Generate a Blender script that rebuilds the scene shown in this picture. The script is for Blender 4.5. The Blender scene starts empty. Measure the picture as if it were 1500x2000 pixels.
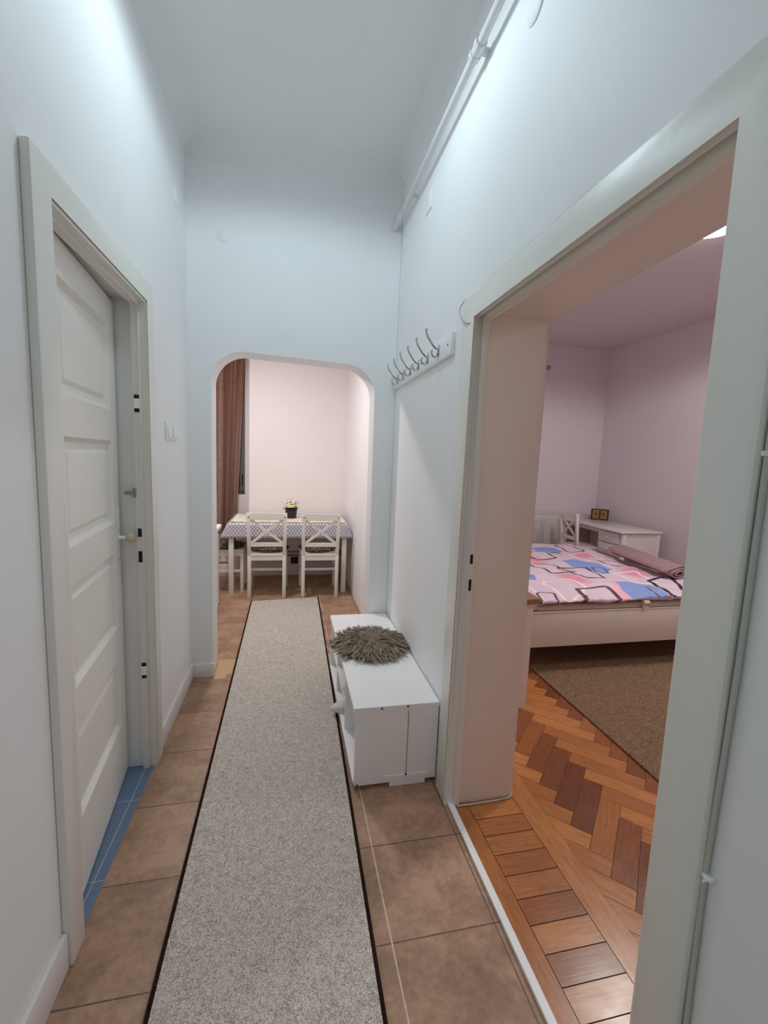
import bpy, bmesh, math, random
import numpy as np
from mathutils import Vector, Matrix
random.seed(7); rng = np.random.default_rng(7)
S = bpy.context.scene; COL = S.collection
PI = math.pi

# ------------------------------------------------------------------ helpers
class MB:
    def __init__(s): s.bm = bmesh.new()
    def add(s, verts, faces):
        vs = [s.bm.verts.new(v) for v in verts]
        return [s.bm.faces.new([vs[i] for i in f]) for f in faces]
    def box(s, x0, x1, y0, y1, z0, z1, bev=0.0, seg=2, M=None):
        vs = [(x, y, z) for x in (x0, x1) for y in (y0, y1) for z in (z0, z1)]
        if M is not None: vs = [M @ Vector(v) for v in vs]
        fs = s.add(vs, [(0,1,3,2),(4,6,7,5),(0,4,5,1),(2,3,7,6),(0,2,6,4),(1,5,7,3)])
        if bev > 0:
            ed = list({e for f in fs for e in f.edges})
            bmesh.ops.bevel(s.bm, geom=ed, offset=bev, segments=seg, affect='EDGES', profile=0.5)
        return s
    def prism(s, pts, axis, a, b, bev=0.0):
        # pts: 2D outline; axis 'x' -> pts are (y,z); 'y' -> (x,z); 'z' -> (x,y)
        def P(p, t):
            return {'x': (t, p[0], p[1]), 'y': (p[0], t, p[1]), 'z': (p[0], p[1], t)}[axis]
        n = len(pts)
        vs = [P(p, a) for p in pts] + [P(p, b) for p in pts]
        fs = [tuple(range(n)), tuple(range(2*n-1, n-1, -1))] + [(i, i+n, (i+1) % n + n, (i+1) % n) for i in range(n)]
        new = s.add(vs, fs)
        if bev > 0:
            ed = list({e for f in new for e in f.edges})
            bmesh.ops.bevel(s.bm, geom=ed, offset=bev, segments=2, affect='EDGES', profile=0.5)
        return s
    def tube(s, pts, r, n=8, cap=True):
        pts = [Vector(p) for p in pts]; rings = []
        rr = r if isinstance(r, (list, tuple)) else [r]*len(pts)
        up = None
        for i, p in enumerate(pts):
            d = (pts[min(i+1, len(pts)-1)] - pts[max(i-1, 0)]).normalized()
            if up is None:
                up = Vector((0,0,1)) if abs(d.z) < 0.9 else Vector((1,0,0))
            u = (up - d*up.dot(d)).normalized(); v = d.cross(u); up = u
            rings.append([s.bm.verts.new(p + (u*math.cos(t*2*PI/n) + v*math.sin(t*2*PI/n))*rr[i]) for t in range(n)])
        for a, b in zip(rings, rings[1:]):
            for k in range(n): s.bm.faces.new((a[k], a[(k+1) % n], b[(k+1) % n], b[k]))
        if cap:
            s.bm.faces.new(rings[0][::-1]); s.bm.faces.new(rings[-1])
        return s
    def lathe(s, prof, c=(0,0,0), axis='z', n=24):
        rings = []
        for r, h in prof:
            ring = []
            for k in range(n):
                t = 2*PI*k/n; a, b = r*math.cos(t), r*math.sin(t)
                v = {'z': (a, b, h), 'x': (h, a, b), 'y': (a, h, b)}[axis]
                ring.append(s.bm.verts.new(Vector(c) + Vector(v)))
            rings.append(ring)
        for a, b in zip(rings, rings[1:]):
            for k in range(n): s.bm.faces.new((a[k], a[(k+1) % n], b[(k+1) % n], b[k]))
        s.bm.faces.new(rings[0][::-1]); s.bm.faces.new(rings[-1])
        return s
    def sphere(s, c, r, sub=2, sc=(1,1,1)):
        m = Matrix.Translation(c) @ Matrix.Diagonal((*sc, 1))
        bmesh.ops.create_icosphere(s.bm, subdivisions=sub, radius=r, matrix=m); return s
    def bar(s, a, b, w, t, up=(0,0,1), bev=0.0):
        a, b = Vector(a), Vector(b); d = b - a; L = d.length; d.normalize()
        u = Vector(up); u = (u - d*u.dot(d)).normalized(); v = d.cross(u)
        M = Matrix(((v.x, u.x, d.x, a.x), (v.y, u.y, d.y, a.y), (v.z, u.z, d.z, a.z), (0,0,0,1)))
        return s.box(-w/2, w/2, -t/2, t/2, 0, L, bev, 2, M)
    def build(s, name, m, parent=None, smooth=False, loc=None):
        bmesh.ops.recalc_face_normals(s.bm, faces=s.bm.faces)
        me = bpy.data.meshes.new(name); s.bm.to_mesh(me); s.bm.free()
        o = bpy.data.objects.new(name, me); COL.objects.link(o)
        for mm in (m if isinstance(m, (list, tuple)) else [m]): me.materials.append(mm)
        if parent: o.parent = parent
        if loc: o.location = loc
        if smooth:
            for p in me.polygons: p.use_smooth = True
            try: me.set_sharp_from_angle(angle=math.radians(40))
            except Exception: pass
        return o

def tag(o, label, cat, group=None):
    o['label'] = label; o['category'] = cat
    if group: o['group'] = group
    return o
def struct(o): o['kind'] = 'structure'; return o
def thing(name, label, cat, loc=(0,0,0), rz=0.0, group=None):
    o = bpy.data.objects.new(name, None); COL.objects.link(o); o.empty_display_size = .1
    o.location = loc; o.rotation_euler = (0,0,rz); return tag(o, label, cat, group)
def copy_tree(root, loc, rz, label=None, cat=None, group=None):
    r = root.copy(); COL.objects.link(r); r.location = loc; r.rotation_euler = (0,0,rz)
    if label: r['label'] = label
    if group: r['group'] = group
    for ch in list(root.children):
        c = ch.copy(); COL.objects.link(c); c.parent = r
        for g in list(ch.children):
            d = g.copy(); COL.objects.link(d); d.parent = c
    return r

# ------------------------------------------------------------------ materials
def srgb(c):
    f = lambda v: v/12.92 if v <= .04045 else ((v+.055)/1.055)**2.4
    return tuple(f(v/255) for v in c)
class NT:
    def __init__(s, name, rough=.5):
        s.m = bpy.data.materials.new(name); s.m.use_nodes = True
        s.t = s.m.node_tree; s.n = s.t.nodes; s.b = s.n['Principled BSDF']
        s.b.inputs['Roughness'].default_value = rough
    def node(s, t, **kw):
        n = s.n.new(t)
        for k, v in kw.items(): setattr(n, k, v)
        return n
    def link(s, a, b): s.t.links.new(a, b)
    def coord(s, kind='Object'): return s.node('ShaderNodeTexCoord').outputs[kind]
    def math(s, op, a, b=None, c=None, clamp=False):
        n = s.node('ShaderNodeMath', operation=op); n.use_clamp = clamp
        for i, v in enumerate((a, b, c)):
            if v is None: continue
            if isinstance(v, (int, float)): n.inputs[i].default_value = v
            else: s.link(v, n.inputs[i])
        return n.outputs[0]
    def noise(s, vec, scale, detail=3, rough=.5, out='Fac'):
        n = s.node('ShaderNodeTexNoise'); n.inputs['Scale'].default_value = scale
        n.inputs['Detail'].default_value = detail; n.inputs['Roughness'].default_value = rough
        if vec is not None: s.link(vec, n.inputs['Vector'])
        return n.outputs[out]
    def mapping(s, vec, scale=(1,1,1), loc=(0,0,0), rot=(0,0,0)):
        n = s.node('ShaderNodeMapping'); s.link(vec, n.inputs['Vector'])
        n.inputs['Scale'].default_value = scale; n.inputs['Location'].default_value = loc; n.inputs['Rotation'].default_value = rot
        return n.outputs[0]
    def ramp(s, fac, stops, interp='LINEAR'):
        n = s.node('ShaderNodeValToRGB'); n.color_ramp.interpolation = interp; e = n.color_ramp.elements
        while len(e) < len(stops): e.new(.5)
        for k, (p, c) in enumerate(stops):
            e[k].position = p; e[k].color = (*c, 1) if len(c) == 3 else c
        s.link(fac, n.inputs[0]); return n.outputs[0]
    def mix(s, fac, a, b, blend='MIX'):
        n = s.node('ShaderNodeMix', data_type='RGBA', blend_type=blend)
        for i, v in ((0, fac), (6, a), (7, b)):
            if isinstance(v, (int, float)): n.inputs[i].default_value = v
            elif isinstance(v, tuple): n.inputs[i].default_value = (*v, 1) if len(v) == 3 else v
            else: s.link(v, n.inputs[i])
        return n.outputs[2]
    def color(s, c):
        if isinstance(c, tuple): s.b.inputs['Base Color'].default_value = (*c, 1)
        else: s.link(c, s.b.inputs['Base Color'])
        return s
    def bump(s, h, strength=.2, dist=.002):
        n = s.node('ShaderNodeBump'); n.inputs['Strength'].default_value = strength; n.inputs['Distance'].default_value = dist
        s.link(h, n.inputs['Height']); s.link(n.outputs[0], s.b.inputs['Normal']); return s

def paint(name, rgb, rough=.55, var=.03, bscale=60, bstr=.08, spec=None):
    t = NT(name, rough); c = t.coord(); col = srgb(rgb)
    f = t.noise(c, 3.5, 4)
    t.color(t.mix(f, tuple(v*(1-var) for v in col), tuple(min(1, v*(1+var)) for v in col)))
    t.bump(t.noise(c, bscale, 3), bstr, .002)
    return t.m

M = {}
M['wall'] = paint('wall_paint_white', (243, 244, 245), .6, .025, 22, .12)
M['wallk'] = paint('wall_paint_kitchen', (240, 232, 232), .6, .025, 22, .12)
M['wallb'] = paint('wall_paint_bedroom', (216, 205, 210), .65, .03, 22, .12)
M['ceil'] = paint('ceiling_paint', (236, 237, 237), .7, .02, 22, .1)
M['ceilb'] = paint('bedroom_ceiling_paint', (214, 204, 209), .7, .02, 22, .1)
M['trim'] = paint('oil_paint_trim', (238, 237, 230), .36, .03, 35, .22)
M['reveal'] = paint('oil_paint_reveal', (240, 230, 220), .33, .04, 25, .15)
M['door'] = paint('oil_paint_door', (240, 237, 230), .34, .025, 30, .15)
M['base'] = paint('skirting_paint', (234, 230, 229), .5, .03, 40, .15)
M['whitewood'] = paint('white_lacquered_wood', (226, 221, 213), .35, .03, 50, .05)
M['bench'] = paint('white_bench_board', (246, 246, 247), .32, .015, 50, .04)
M['plastic'] = paint('white_plastic', (245, 245, 245), .3, .01, 50, .02)
M['pipe'] = paint('painted_pipe', (224, 224, 222), .35, .03, 50, .1)
M['cable'] = paint('white_cable', (196, 196, 186), .5, .04, 50, .05)
M['dark'] = paint('dark_hole', (22, 20, 19), .8, .1)
M['screw'] = paint('screw_head', (60, 52, 46), .5, .1)
M['radiator'] = paint('radiator_enamel', (214, 206, 203), .35, .02, 50, .02)
M['deskpaint'] = paint('desk_lacquer', (222, 213, 213), .22, .02, 50, .03)
M['bedwood'] = paint('bed_frame_foil', (226, 212, 202), .4, .03, 50, .03)
M['mattress'] = paint('mattress_ticking', (200, 180, 164), .85, .08, 200, .2)
M['knob'] = paint('porcelain_knob', (203, 190, 160), .2, .02)
M['pot'] = paint('black_pot', (24, 23, 24), .4, .1)
M['leaf'] = paint('dark_green_leaf', (42, 58, 38), .5, .3)
M['petal'] = paint('cream_petal', (232, 224, 178), .6, .08)
M['twig'] = paint('dry_twig', (120, 96, 84), .7, .1)
M['sheer'] = paint('olive_sheer', (112, 112, 84), .7, .15, 120, .2)
M['winframe'] = paint('window_frame_grey', (112, 104, 96), .5, .05)
M['icongold'] = paint('old_gold', (150, 112, 58), .5, .25)
M['icondark'] = paint('dark_brown_board', (46, 26, 18), .5, .2)
M['iconred'] = paint('red_brown_paint', (104, 52, 34), .6, .2)
M['slipper'] = paint('slipper_white', (214, 214, 216), .6, .03, 200, .2)
def metal(name, rgb, rough):
    t = NT(name, rough); t.color(srgb(rgb)); t.b.inputs['Metallic'].default_value = 1.0; return t.m
M['chrome'] = metal('chrome_hook', (205, 205, 205), .18)
M['steel'] = metal('dull_steel', (150, 150, 148), .35)

# glass
t = NT('window_night_glass', .05); t.color(srgb((52, 50, 46))); M['glass'] = t.m

# terracotta tile
def tile_mat():
    t = NT('terracotta_tile', .42); c = t.coord(); sp = t.node('ShaderNodeSeparateXYZ'); t.link(c, sp.inputs[0])
    u = t.math('DIVIDE', t.math('SUBTRACT', sp.outputs[0], .333), .346)
    v = t.math('DIVIDE', t.math('SUBTRACT', sp.outputs[1], 1.503), .3485)
    def edge(w):
        f = t.math('FRACT', w); return t.math('MULTIPLY', t.math('MINIMUM', f, t.math('SUBTRACT', 1.0, f)), .347)
    eu, ev = edge(u), edge(v)
    wob = t.math('MULTIPLY', t.math('SUBTRACT', t.noise(c, 40, 2), .5), .003)
    gu = t.math('LESS_THAN', t.math('ADD', eu, wob), .0022); gv = t.math('LESS_THAN', t.math('ADD', ev, wob), .0024)
    cid = t.node('ShaderNodeCombineXYZ'); t.link(t.math('FLOOR', u), cid.inputs[0]); t.link(t.math('FLOOR', v), cid.inputs[1])
    wn = t.node('ShaderNodeTexWhiteNoise', noise_dimensions='2D'); t.link(cid.outputs[0], wn.inputs['Vector'])
    n1 = t.noise(c, 5.5, 6, .62); n2 = t.noise(c, 38, 4, .65)
    f = t.math('ADD', t.math('MULTIPLY', n1, .75), t.math('ADD', t.math('MULTIPLY', n2, .38), t.math('MULTIPLY', wn.outputs[0], .10)))
    col = t.ramp(f, [(.38, srgb((124, 98, 77))), (.56, srgb((158, 124, 100))), (.72, srgb((186, 149, 123)))])
    pale = t.math('MULTIPLY', t.math('MULTIPLY', gu, t.math('COMPARE', u, 0.0, .2)), t.math('GREATER_THAN', t.noise(c, 3.0, 1), .40))
    g = t.mix(pale, srgb((104, 82, 66)), srgb((212, 194, 168)))
    gm = t.math('MAXIMUM', gu, gv)
    t.color(t.mix(gm, col, g))
    t.bump(t.math('SUBTRACT', t.math('MULTIPLY', n2, .4), gm), .35, .002)
    t.link(t.math('ADD', .34, t.math('MULTIPLY', n1, .25)), t.b.inputs['Roughness'])
    return t.m
M['tile'] = tile_mat()
def bluetile():
    t = NT('blue_glazed_tile', .22); c = t.coord(); sp = t.node('ShaderNodeSeparateXYZ'); t.link(c, sp.inputs[0])
    def line(w, off, pitch):
        f = t.math('FRACT', t.math('DIVIDE', t.math('SUBTRACT', w, off), pitch))
        return t.math('LESS_THAN', t.math('MULTIPLY', t.math('MINIMUM', f, t.math('SUBTRACT', 1.0, f)), pitch), .0014)
    g = t.math('MAXIMUM', line(sp.outputs[0], -.647, .372), line(sp.outputs[1], 1.53, .372))
    st = t.noise(t.mapping(c, (3, 60, 1)), 1.5, 3)
    col = t.mix(st, srgb((96, 118, 148)), srgb((118, 140, 168)))
    t.color(t.mix(g, col, srgb((186, 192, 196)))); return t.m
M['blue'] = bluetile()
def carpet(name, c0, c1, c2, scale, bs):
    t = NT(name, .95); c = t.coord()
    n = t.noise(c, scale, 2, .7); n2 = t.noise(c, scale*.23, 3)
    f = t.math('ADD', t.math('MULTIPLY', n, .8), t.math('MULTIPLY', n2, .2))
    t.color(t.ramp(f, [(.36, srgb(c0)), (.50, srgb(c1)), (.62, srgb(c2))]))
    t.bump(n, bs, .004); t.b.inputs['Specular IOR Level'].default_value = .1; return t.m
M['runner'] = carpet('heather_runner_pile', (140, 131, 122), (196, 187, 177), (224, 216, 206), 240, .4)
M['rug'] = carpet('bedroom_rug_pile', (88, 66, 50), (128, 102, 80), (160, 130, 106), 220, .5)
M['binding'] = carpet('brown_rug_binding', (26, 16, 12), (44, 28, 22), (60, 40, 32), 200, .5)
M['blanket'] = carpet('mauve_blanket', (140, 108, 112), (164, 132, 136), (182, 150, 152), 120, .4)
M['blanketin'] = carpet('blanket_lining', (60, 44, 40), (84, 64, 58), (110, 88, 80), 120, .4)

def attr_mat(name, attr, rough=.8, bscale=0, bstr=.2, ramp=None):
    t = NT(name, rough); a = t.node('ShaderNodeAttribute', attribute_name=attr)
    if ramp: t.color(t.ramp(a.outputs['Fac'], ramp))
    else: t.color(a.outputs['Color'])
    if bscale: t.bump(t.noise(t.coord(), bscale, 3), bstr, .003)
    return t.m
M['fur'] = attr_mat('taupe_fur', 'rnd', .75, ramp=[(0, srgb((76, 65, 52))), (.5, srgb((150, 135, 115))), (1, srgb((212, 199, 180)))])
M['furdark'] = attr_mat('dark_taupe_fur', 'rnd', .8, ramp=[(0, srgb((72, 63, 55))), (.5, srgb((138, 125, 111))), (1, srgb((200, 186, 170)))])
M['duvet'] = attr_mat('printed_duvet_cotton', 'print', .85, 14, .35)

def parquet():
    t = NT('oak_parquet', .22); a = t.node('ShaderNodeAttribute', attribute_name='rnd'); uv = t.coord('UV')
    g = t.noise(t.mapping(uv, (3.2, 46, 1)), 2.2, 5, .6); g2 = t.noise(t.mapping(uv, (9, 160, 1)), 2.0, 3)
    base = t.ramp(a.outputs['Fac'], [(0, srgb((122, 70, 44))), (.3, srgb((168, 102, 58))), (.65, srgb((206, 136, 78))), (1, srgb((216, 152, 90)))])
    f = t.ramp(t.math('ADD', t.math('MULTIPLY', g, .6), t.math('MULTIPLY', g2, .4)), [(.36, (0, 0, 0)), (.56, (1, 1, 1))])
    col = t.mix(f, t.mix(.45, base, srgb((84, 46, 24)), 'MIX'), base)
    t.color(col); t.bump(g, .12, .001)
    t.link(t.math('ADD', .16, t.math('MULTIPLY', t.noise(t.coord(), 9, 3), .2)), t.b.inputs['Roughness'])
    return t.m
M['parquet'] = parquet()
M['pgap'] = paint('parquet_gap', (50, 28, 18), .7)
def oak():
    t = NT('oak_board', .4); c = t.coord(); g = t.noise(t.mapping(c, (40, 4, 40)), 2, 4)
    t.color(t.mix(g, srgb((118, 82, 54)), srgb((168, 128, 92)))); return t.m
M['oak'] = oak()

def cloth_dots():
    t = NT('dotted_oilcloth', .4); uv = t.coord('UV'); sp = t.node('ShaderNodeSeparateXYZ'); t.link(uv, sp.inputs[0])
    px, py = .0345, .046
    def d(ox, oy):
        fx = t.math('MULTIPLY', t.math('SUBTRACT', t.math('FRACT', t.math('ADD', t.math('DIVIDE', sp.outputs[0], px), ox)), .5), px)
        fy = t.math('MULTIPLY', t.math('SUBTRACT', t.math('FRACT', t.math('ADD', t.math('DIVIDE', sp.outputs[1], py), oy)), .5), py)
        return t.math('SQRT', t.math('ADD', t.math('MULTIPLY', fx, fx), t.math('MULTIPLY', fy, fy)))
    r = t.math('MINIMUM', d(0, 0), d(.5, .5))
    dot = t.math('LESS_THAN', r, .0112); mid = t.math('LESS_THAN', r, .0042)
    col = t.mix(dot, srgb((140, 138, 158)), srgb((228, 224, 226)))
    t.color(t.mix(mid, col, srgb((206, 202, 206)))); return t.m
M['dots'] = cloth_dots()
def lace():
    t = NT('cream_lace', .8); c = t.coord(); v = t.node('ShaderNodeTexVoronoi'); v.inputs['Scale'].default_value = 60; t.link(c, v.inputs['Vector'])
    t.color(t.mix(v.outputs['Distance'], srgb((222, 208, 186)), srgb((240, 230, 214)))); t.bump(v.outputs['Distance'], .5, .003); return t.m
M['lace'] = lace()
def curtain_mat():
    t = NT('copper_taffeta', .30); uv = t.coord('UV'); sp = t.node('ShaderNodeSeparateXYZ'); t.link(uv, sp.inputs[0])
    u = sp.outputs[0]
    n = t.noise(t.mapping(uv, (90, 60, 1)), 1.0, 3, .7)
    base = t.mix(t.noise(t.mapping(uv, (6, 1.5, 1)), 2, 2), srgb((112, 63, 43)), srgb((142, 86, 62)))
    # woven bands with a pale pattern every third of the width
    fr = t.math('FRACT', t.math('ADD', t.math('MULTIPLY', u, 1.9), .42))
    band = t.math('MULTIPLY', t.math('GREATER_THAN', fr, .62), t.math('LESS_THAN', fr, .9))
    emb = t.math('MULTIPLY', band, t.math('GREATER_THAN', n, .5))
    c1 = t.mix(t.math('MULTIPLY', band, .5), base, srgb((128, 96, 78)))
    t.color(t.mix(emb, c1, srgb((172, 138, 116))))
    t.b.inputs['Sheen Weight'].default_value = .3
    t.bump(n, .15, .002); return t.m
M['curtain'] = curtain_mat()
def emit(name, rgb, s):
    t = NT(name); t.color(srgb((240, 240, 240))); t.b.inputs['Emission Color'].default_value = (*srgb(rgb), 1); t.b.inputs['Emission Strength'].default_value = s; return t.m
M['lamp'] = emit('lamp_diffuser', (255, 250, 246), 14)

# ------------------------------------------------------------------ camera (solved from the photo's vanishing points)
F = 857.04
yaw, pit, rol = math.radians(12.346), math.radians(6.895), math.radians(-2.258)
f = Vector((math.sin(yaw)*math.cos(pit), math.cos(yaw)*math.cos(pit), -math.sin(pit)))
r = Vector((math.cos(yaw), -math.sin(yaw), 0)); d = f.cross(r)
R0 = r*math.cos(rol) + d*math.sin(rol); D0 = -r*math.sin(rol) + d*math.cos(rol)
cam = bpy.data.cameras.new('camera'); co = bpy.data.objects.new('camera', cam); COL.objects.link(co)
mw = Matrix((( R0.x, -D0.x, -f.x, 0), (R0.y, -D0.y, -f.y, 0), (R0.z, -D0.z, -f.z, 1.5), (0,0,0,1)))
co.matrix_world = mw
cam.sensor_fit = 'VERTICAL'; cam.sensor_height = 24.0; cam.sensor_width = 18.0; cam.lens = F/2000*24.0
cam.clip_start = .02; S.camera = co

# ------------------------------------------------------------------ room shell
CZ = 3.30
def notch(y0, y1, zt, a, b, z0=0.0):       # outline of a wall with one opening down to the floor
    return [(y0, z0), (a, z0), (a, zt[1]), (b, zt[1]), (b, z0), (y1, z0), (y1, zt[0]), (y0, zt[0])]
# left hall wall with the bathroom opening
m = MB(); m.prism(notch(-3.7, 2.98, (CZ, 2.125), 1.335, 2.125), 'x', -.62, -.84); struct(m.build('wall_left', M['wall']))
# right wall between hall and bedroom
m = MB(); m.prism(notch(-3.7, 5.9, (CZ, 2.112), .60, 1.665), 'x', .70, 1.0); struct(m.build('wall_right', M['wall']))
# arch wall
def arch_outline(x0, x1, zt, a, b, ztop, rad, n=14):
    p = [(x0, 0), (a, 0), (a, ztop-rad)]
    p += [(a+rad-rad*math.cos(k/n*PI/2), ztop-rad+rad*math.sin(k/n*PI/2)) for k in range(1, n)]
    p += [(a+rad, ztop), (b-rad, ztop-.02)]
    p += [(b-rad+rad*math.sin(k/n*PI/2), ztop-.02-rad+rad*math.cos(k/n*PI/2)) for k in range(1, n)]
    p += [(b, ztop-.02-rad), (b+.012, 0), (x1, 0), (x1, zt), (x0, zt)]
    return p
m = MB(); m.prism(arch_outline(-2.0, .70, CZ, -.484, .556, 2.132, .20), 'y', 2.98, 3.175, .006); struct(m.build('wall_back', M['wall'], smooth=True))
m = MB(); m.box(-.84, .70, -3.75, -3.6, 0, CZ); struct(m.build('wall_front', M['wall']))
# hall ceiling with a coved edge
m = MB(); m.box(-.84, .72, -3.7, 3.1, CZ, CZ+.1)
def cove(r, n=7): return [(0, 0), (0, -r)] + [(r-r*math.cos(k/n*PI/2), -r+r*math.sin(k/n*PI/2)) for k in range(1, n)] + [(r, 0)]
cv = cove(.12)
m.prism([(-.622+a, CZ+.001+b) for a, b in cv], 'y', -3.6, 2.98)
m.prism([(.702-a*.7, CZ+.001+b*.7) for a, b in cv], 'y', -3.6, 2.98)
m.prism([(2.982-a, CZ+.001+b) for a, b in cv], 'x', -.62, .70)
struct(m.build('ceiling', M['ceil'], smooth=True))
# kitchen
KB, KZ = 5.53, 2.85
m = MB(); m.box(.74, .86, 3.17, KB+.3, 0, KZ); m.box(.70, .76, 3.16, 3.23, 0, KZ); struct(m.build('wall_kitchen_right', M['wallk']))
m = MB(); m.box(-.475, .75, KB, KB+.3, 0, KZ, .006); m.box(-2.0, -.475, KB+.16, KB+.3, 0, 1.0); m.box(-2.0, -.475, KB+.16, KB+.3, 2.75, KZ); m.box(-2.0, -1.72, KB+.16, KB+.3, 1.0, 2.75); m.box(-.535, -.47, KB+.16, KB+.3, 1.0, 2.75)
m.box(-2.0, -1.80, KB, KB+.16, 0, KZ); struct(m.build('wall_kitchen_back', M['wallk']))
m = MB(); m.box(-2.1, -1.95, 3.15, KB+.3, 0, KZ); struct(m.build('wall_kitchen_left', M['wallk']))
m = MB(); m.box(-2.1, .80, 3.17, KB+.3, KZ, KZ+.1); struct(m.build('ceiling_kitchen', M['ceil']))
# bathroom behind the left door
m = MB(); m.box(-2.1, -2.0, .8, 2.98, 0, 2.6); m.box(-2.0, -.84, .8, .9, 0, 2.6); struct(m.build('wall_bathroom', M['wall']))
m = MB(); m.box(-2.1, -.83, .8, 2.99, 2.6, 2.7); struct(m.build('ceiling_bathroom', M['ceil']))
# bedroom
BX, BY, BZ = 4.5, 5.74, 3.17
m = MB(); m.box(1.0, BX+.1, BY, BY+.1, 0, BZ); struct(m.build('wall_bedroom_back', M['wallb']))
m = MB(); m.box(BX, BX+.1, -1.3, BY+.05, 0, BZ); struct(m.build('wall_bedroom_right', M['wallb']))
m = MB(); m.box(1.0, BX+.1, -1.35, -1.2, 0, BZ); struct(m.build('wall_bedroom_front', M['wallb']))
m = MB(); m.box(1.0, BX+.1, -1.3, BY+.1, BZ, BZ+.1); struct(m.build('ceiling_bedroom', M['ceilb']))
# floors
m = MB(); m.box(-.612, .702, -3.7, 2.985, -.05, 0); m.box(-2.0, .745, 2.985, KB+.2, -.05, 0); struct(m.build('floor', M['tile']))
m = MB(); m.box(-.48, -.40, 2.93, 3.215, 0, .0012); m.box(-.40, .56, 2.985, 3.215, 0, .0012); struct(m.build('trim_arch_threshold', paint('pale_threshold_tile', (196, 164, 122), .5, .08)))
m = MB(); m.box(-2.0, -.612, .8, 2.985, -.05, 0); struct(m.build('floor_bathroom', M['blue']))

# parquet: every plank is a facet of one floor mesh, tinted at random
def build_parquet():
    bm = bmesh.new(); uvl = bm.loops.layers.uv.new('UVMap'); cl = bm.loops.layers.float_color.new('rnd')
    def clip(poly, x0, x1, y0, y1):
        for ax, val, sg in ((0, x0, 1), (0, x1, -1), (1, y0, 1), (1, y1, -1)):
            out = []
            for i in range(len(poly)):
                a, b = poly[i], poly[(i+1) % len(poly)]
                da, db = sg*(a[ax]-val), sg*(b[ax]-val)
                if da >= 0: out.append(a)
                if (da >= 0) != (db >= 0):
                    k = da/(da-db); out.append((a[0]+(b[0]-a[0])*k, a[1]+(b[1]-a[1])*k))
            poly = out
            if len(poly) < 3: return []
        return poly
    def plank(c, du, L, w, box, tint=None, z=.0, gap=.0009):
        du = Vector(du).normalized(); dv = Vector((-du.y, du.x)); g = gap
        q = [c + du*a + dv*b for a, b in ((g, g), (L-g, g), (L-g, w-g), (g, w-g))]
        poly = clip([(p.x, p.y) for p in q], *box)
        if not poly: return
        vs = [bm.verts.new((x, y, z)) for x, y in poly]; fc = bm.faces.new(vs)
        if fc.normal.z < 0 or True: fc.normal_update()
        if fc.normal.z < 0: fc.normal_flip()
        rv = random.random() if tint is None else tint; ou, ov = random.random()*20, random.random()*20
        for l in fc.loops:
            rel = Vector((l.vert.co.x, l.vert.co.y)) - c
            l[uvl].uv = (rel.dot(du)+ou, rel.dot(dv)+ov); l[cl] = (rv, rv, rv, 1)
    Y0, Y1 = .62, 1.66
    plank(Vector((.79, .5)), (0, 1), 1.2, .066, (.724, .79, .5, 1.67), .42)
    y = .5; tints = [.5, .45, .3, .62, .3, .22, .35, .55, .4, .5, .6, .45, .4]; k = 0
    y = 1.5565
    plank(Vector((.79, y)), (1, 0), .218, .13, (.79, 1.008, .5, 1.67), .62)
    while y > .5:
        y -= .0865; plank(Vector((.79, y)), (1, 0), .218, .0865, (.79, 1.008, .5, 1.67), (.42, .5, .36, .45, .26, .58, .2, .55, .5, .4, .5, .5, .5)[k], 0, .0016); k += 1
    plank(Vector((1.108, -1.2)), (0, 1), 7, .1, (1.008, 1.108, -1.2, BY), .6)
    # herringbone
    w = .0848; n = 4; L = n*w; s2 = math.sqrt(.5); org = Vector((1.236, 1.883))
    G = lambda a, b: org + Vector(((a-b)*s2, (a+b)*s2))*w
    box = (1.108, BX, -1.2, BY)
    fixed = {}
    for mm_ in range(-2, 12):
        for k in range(-40, 60):
            plank(G(k + 2*n*mm_/2*1.0 + n*mm_, k - 0*mm_ + 0.0) if False else G(k + n*mm_*1.0, k - n*mm_*1.0), (s2, s2), L, w, box, random.choice((random.uniform(.0, .14), random.uniform(.1, .42))))
            # vertical plank to the right of it
            plank(G(k + n + 1 + n*mm_, k - n + 1 - n*mm_), (-s2, s2), L, w, box, random.uniform(.40, .72))
    me = bpy.data.meshes.new('floor_bedroom'); bm.to_mesh(me); bm.free()
    o = bpy.data.objects.new('floor_bedroom', me); COL.objects.link(o); me.materials.append(M['parquet']); struct(o)
    s = MB(); s.box(.72, BX, -1.2, BY, -.05, -.0012); sub = s.build('parquet_joint', M['pgap'], o)
build_parquet()

# ------------------------------------------------------------------ trim
def U(y0, y1, zt, w, wt=None, y_in=None):   # three-sided frame outline in the wall plane
    wt = wt or w
    return [(y0, 0), (y0+w, 0), (y0+w, zt-wt), (y1-w, zt-wt), (y1-w, 0), (y1, 0), (y1, zt), (y0, zt)]
m = MB(); m.prism(U(1.26, 2.205, 2.207, .083, .079), 'x', -.62, -.595, .006); tl = struct(m.build('trim_1', M['trim'], smooth=True))
m = MB(); m.prism(U(1.335, 2.125, 2.126, .012, .012), 'x', -.60, -.628, .002); m.prism(U(1.335, 2.125, 2.126, .027, .022), 'x', -.628, -.657, .003)
m.build('frame_lining', M['trim'], tl, smooth=True)
for i, (z0, z1) in enumerate(((1.665, 1.722), (.462, .52))):
    m = MB(); m.box(-.650, -.631, 2.0955, 2.0985, z0-.008, z1+.008); h = m.build('hinge_mortise', M['dark'], tl)
    m = MB(); m.box(-.652, -.629, 2.093, 2.0965, z0+.008, z1-.008, .001); m.build('hinge_packing', M['plastic'], h)
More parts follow.
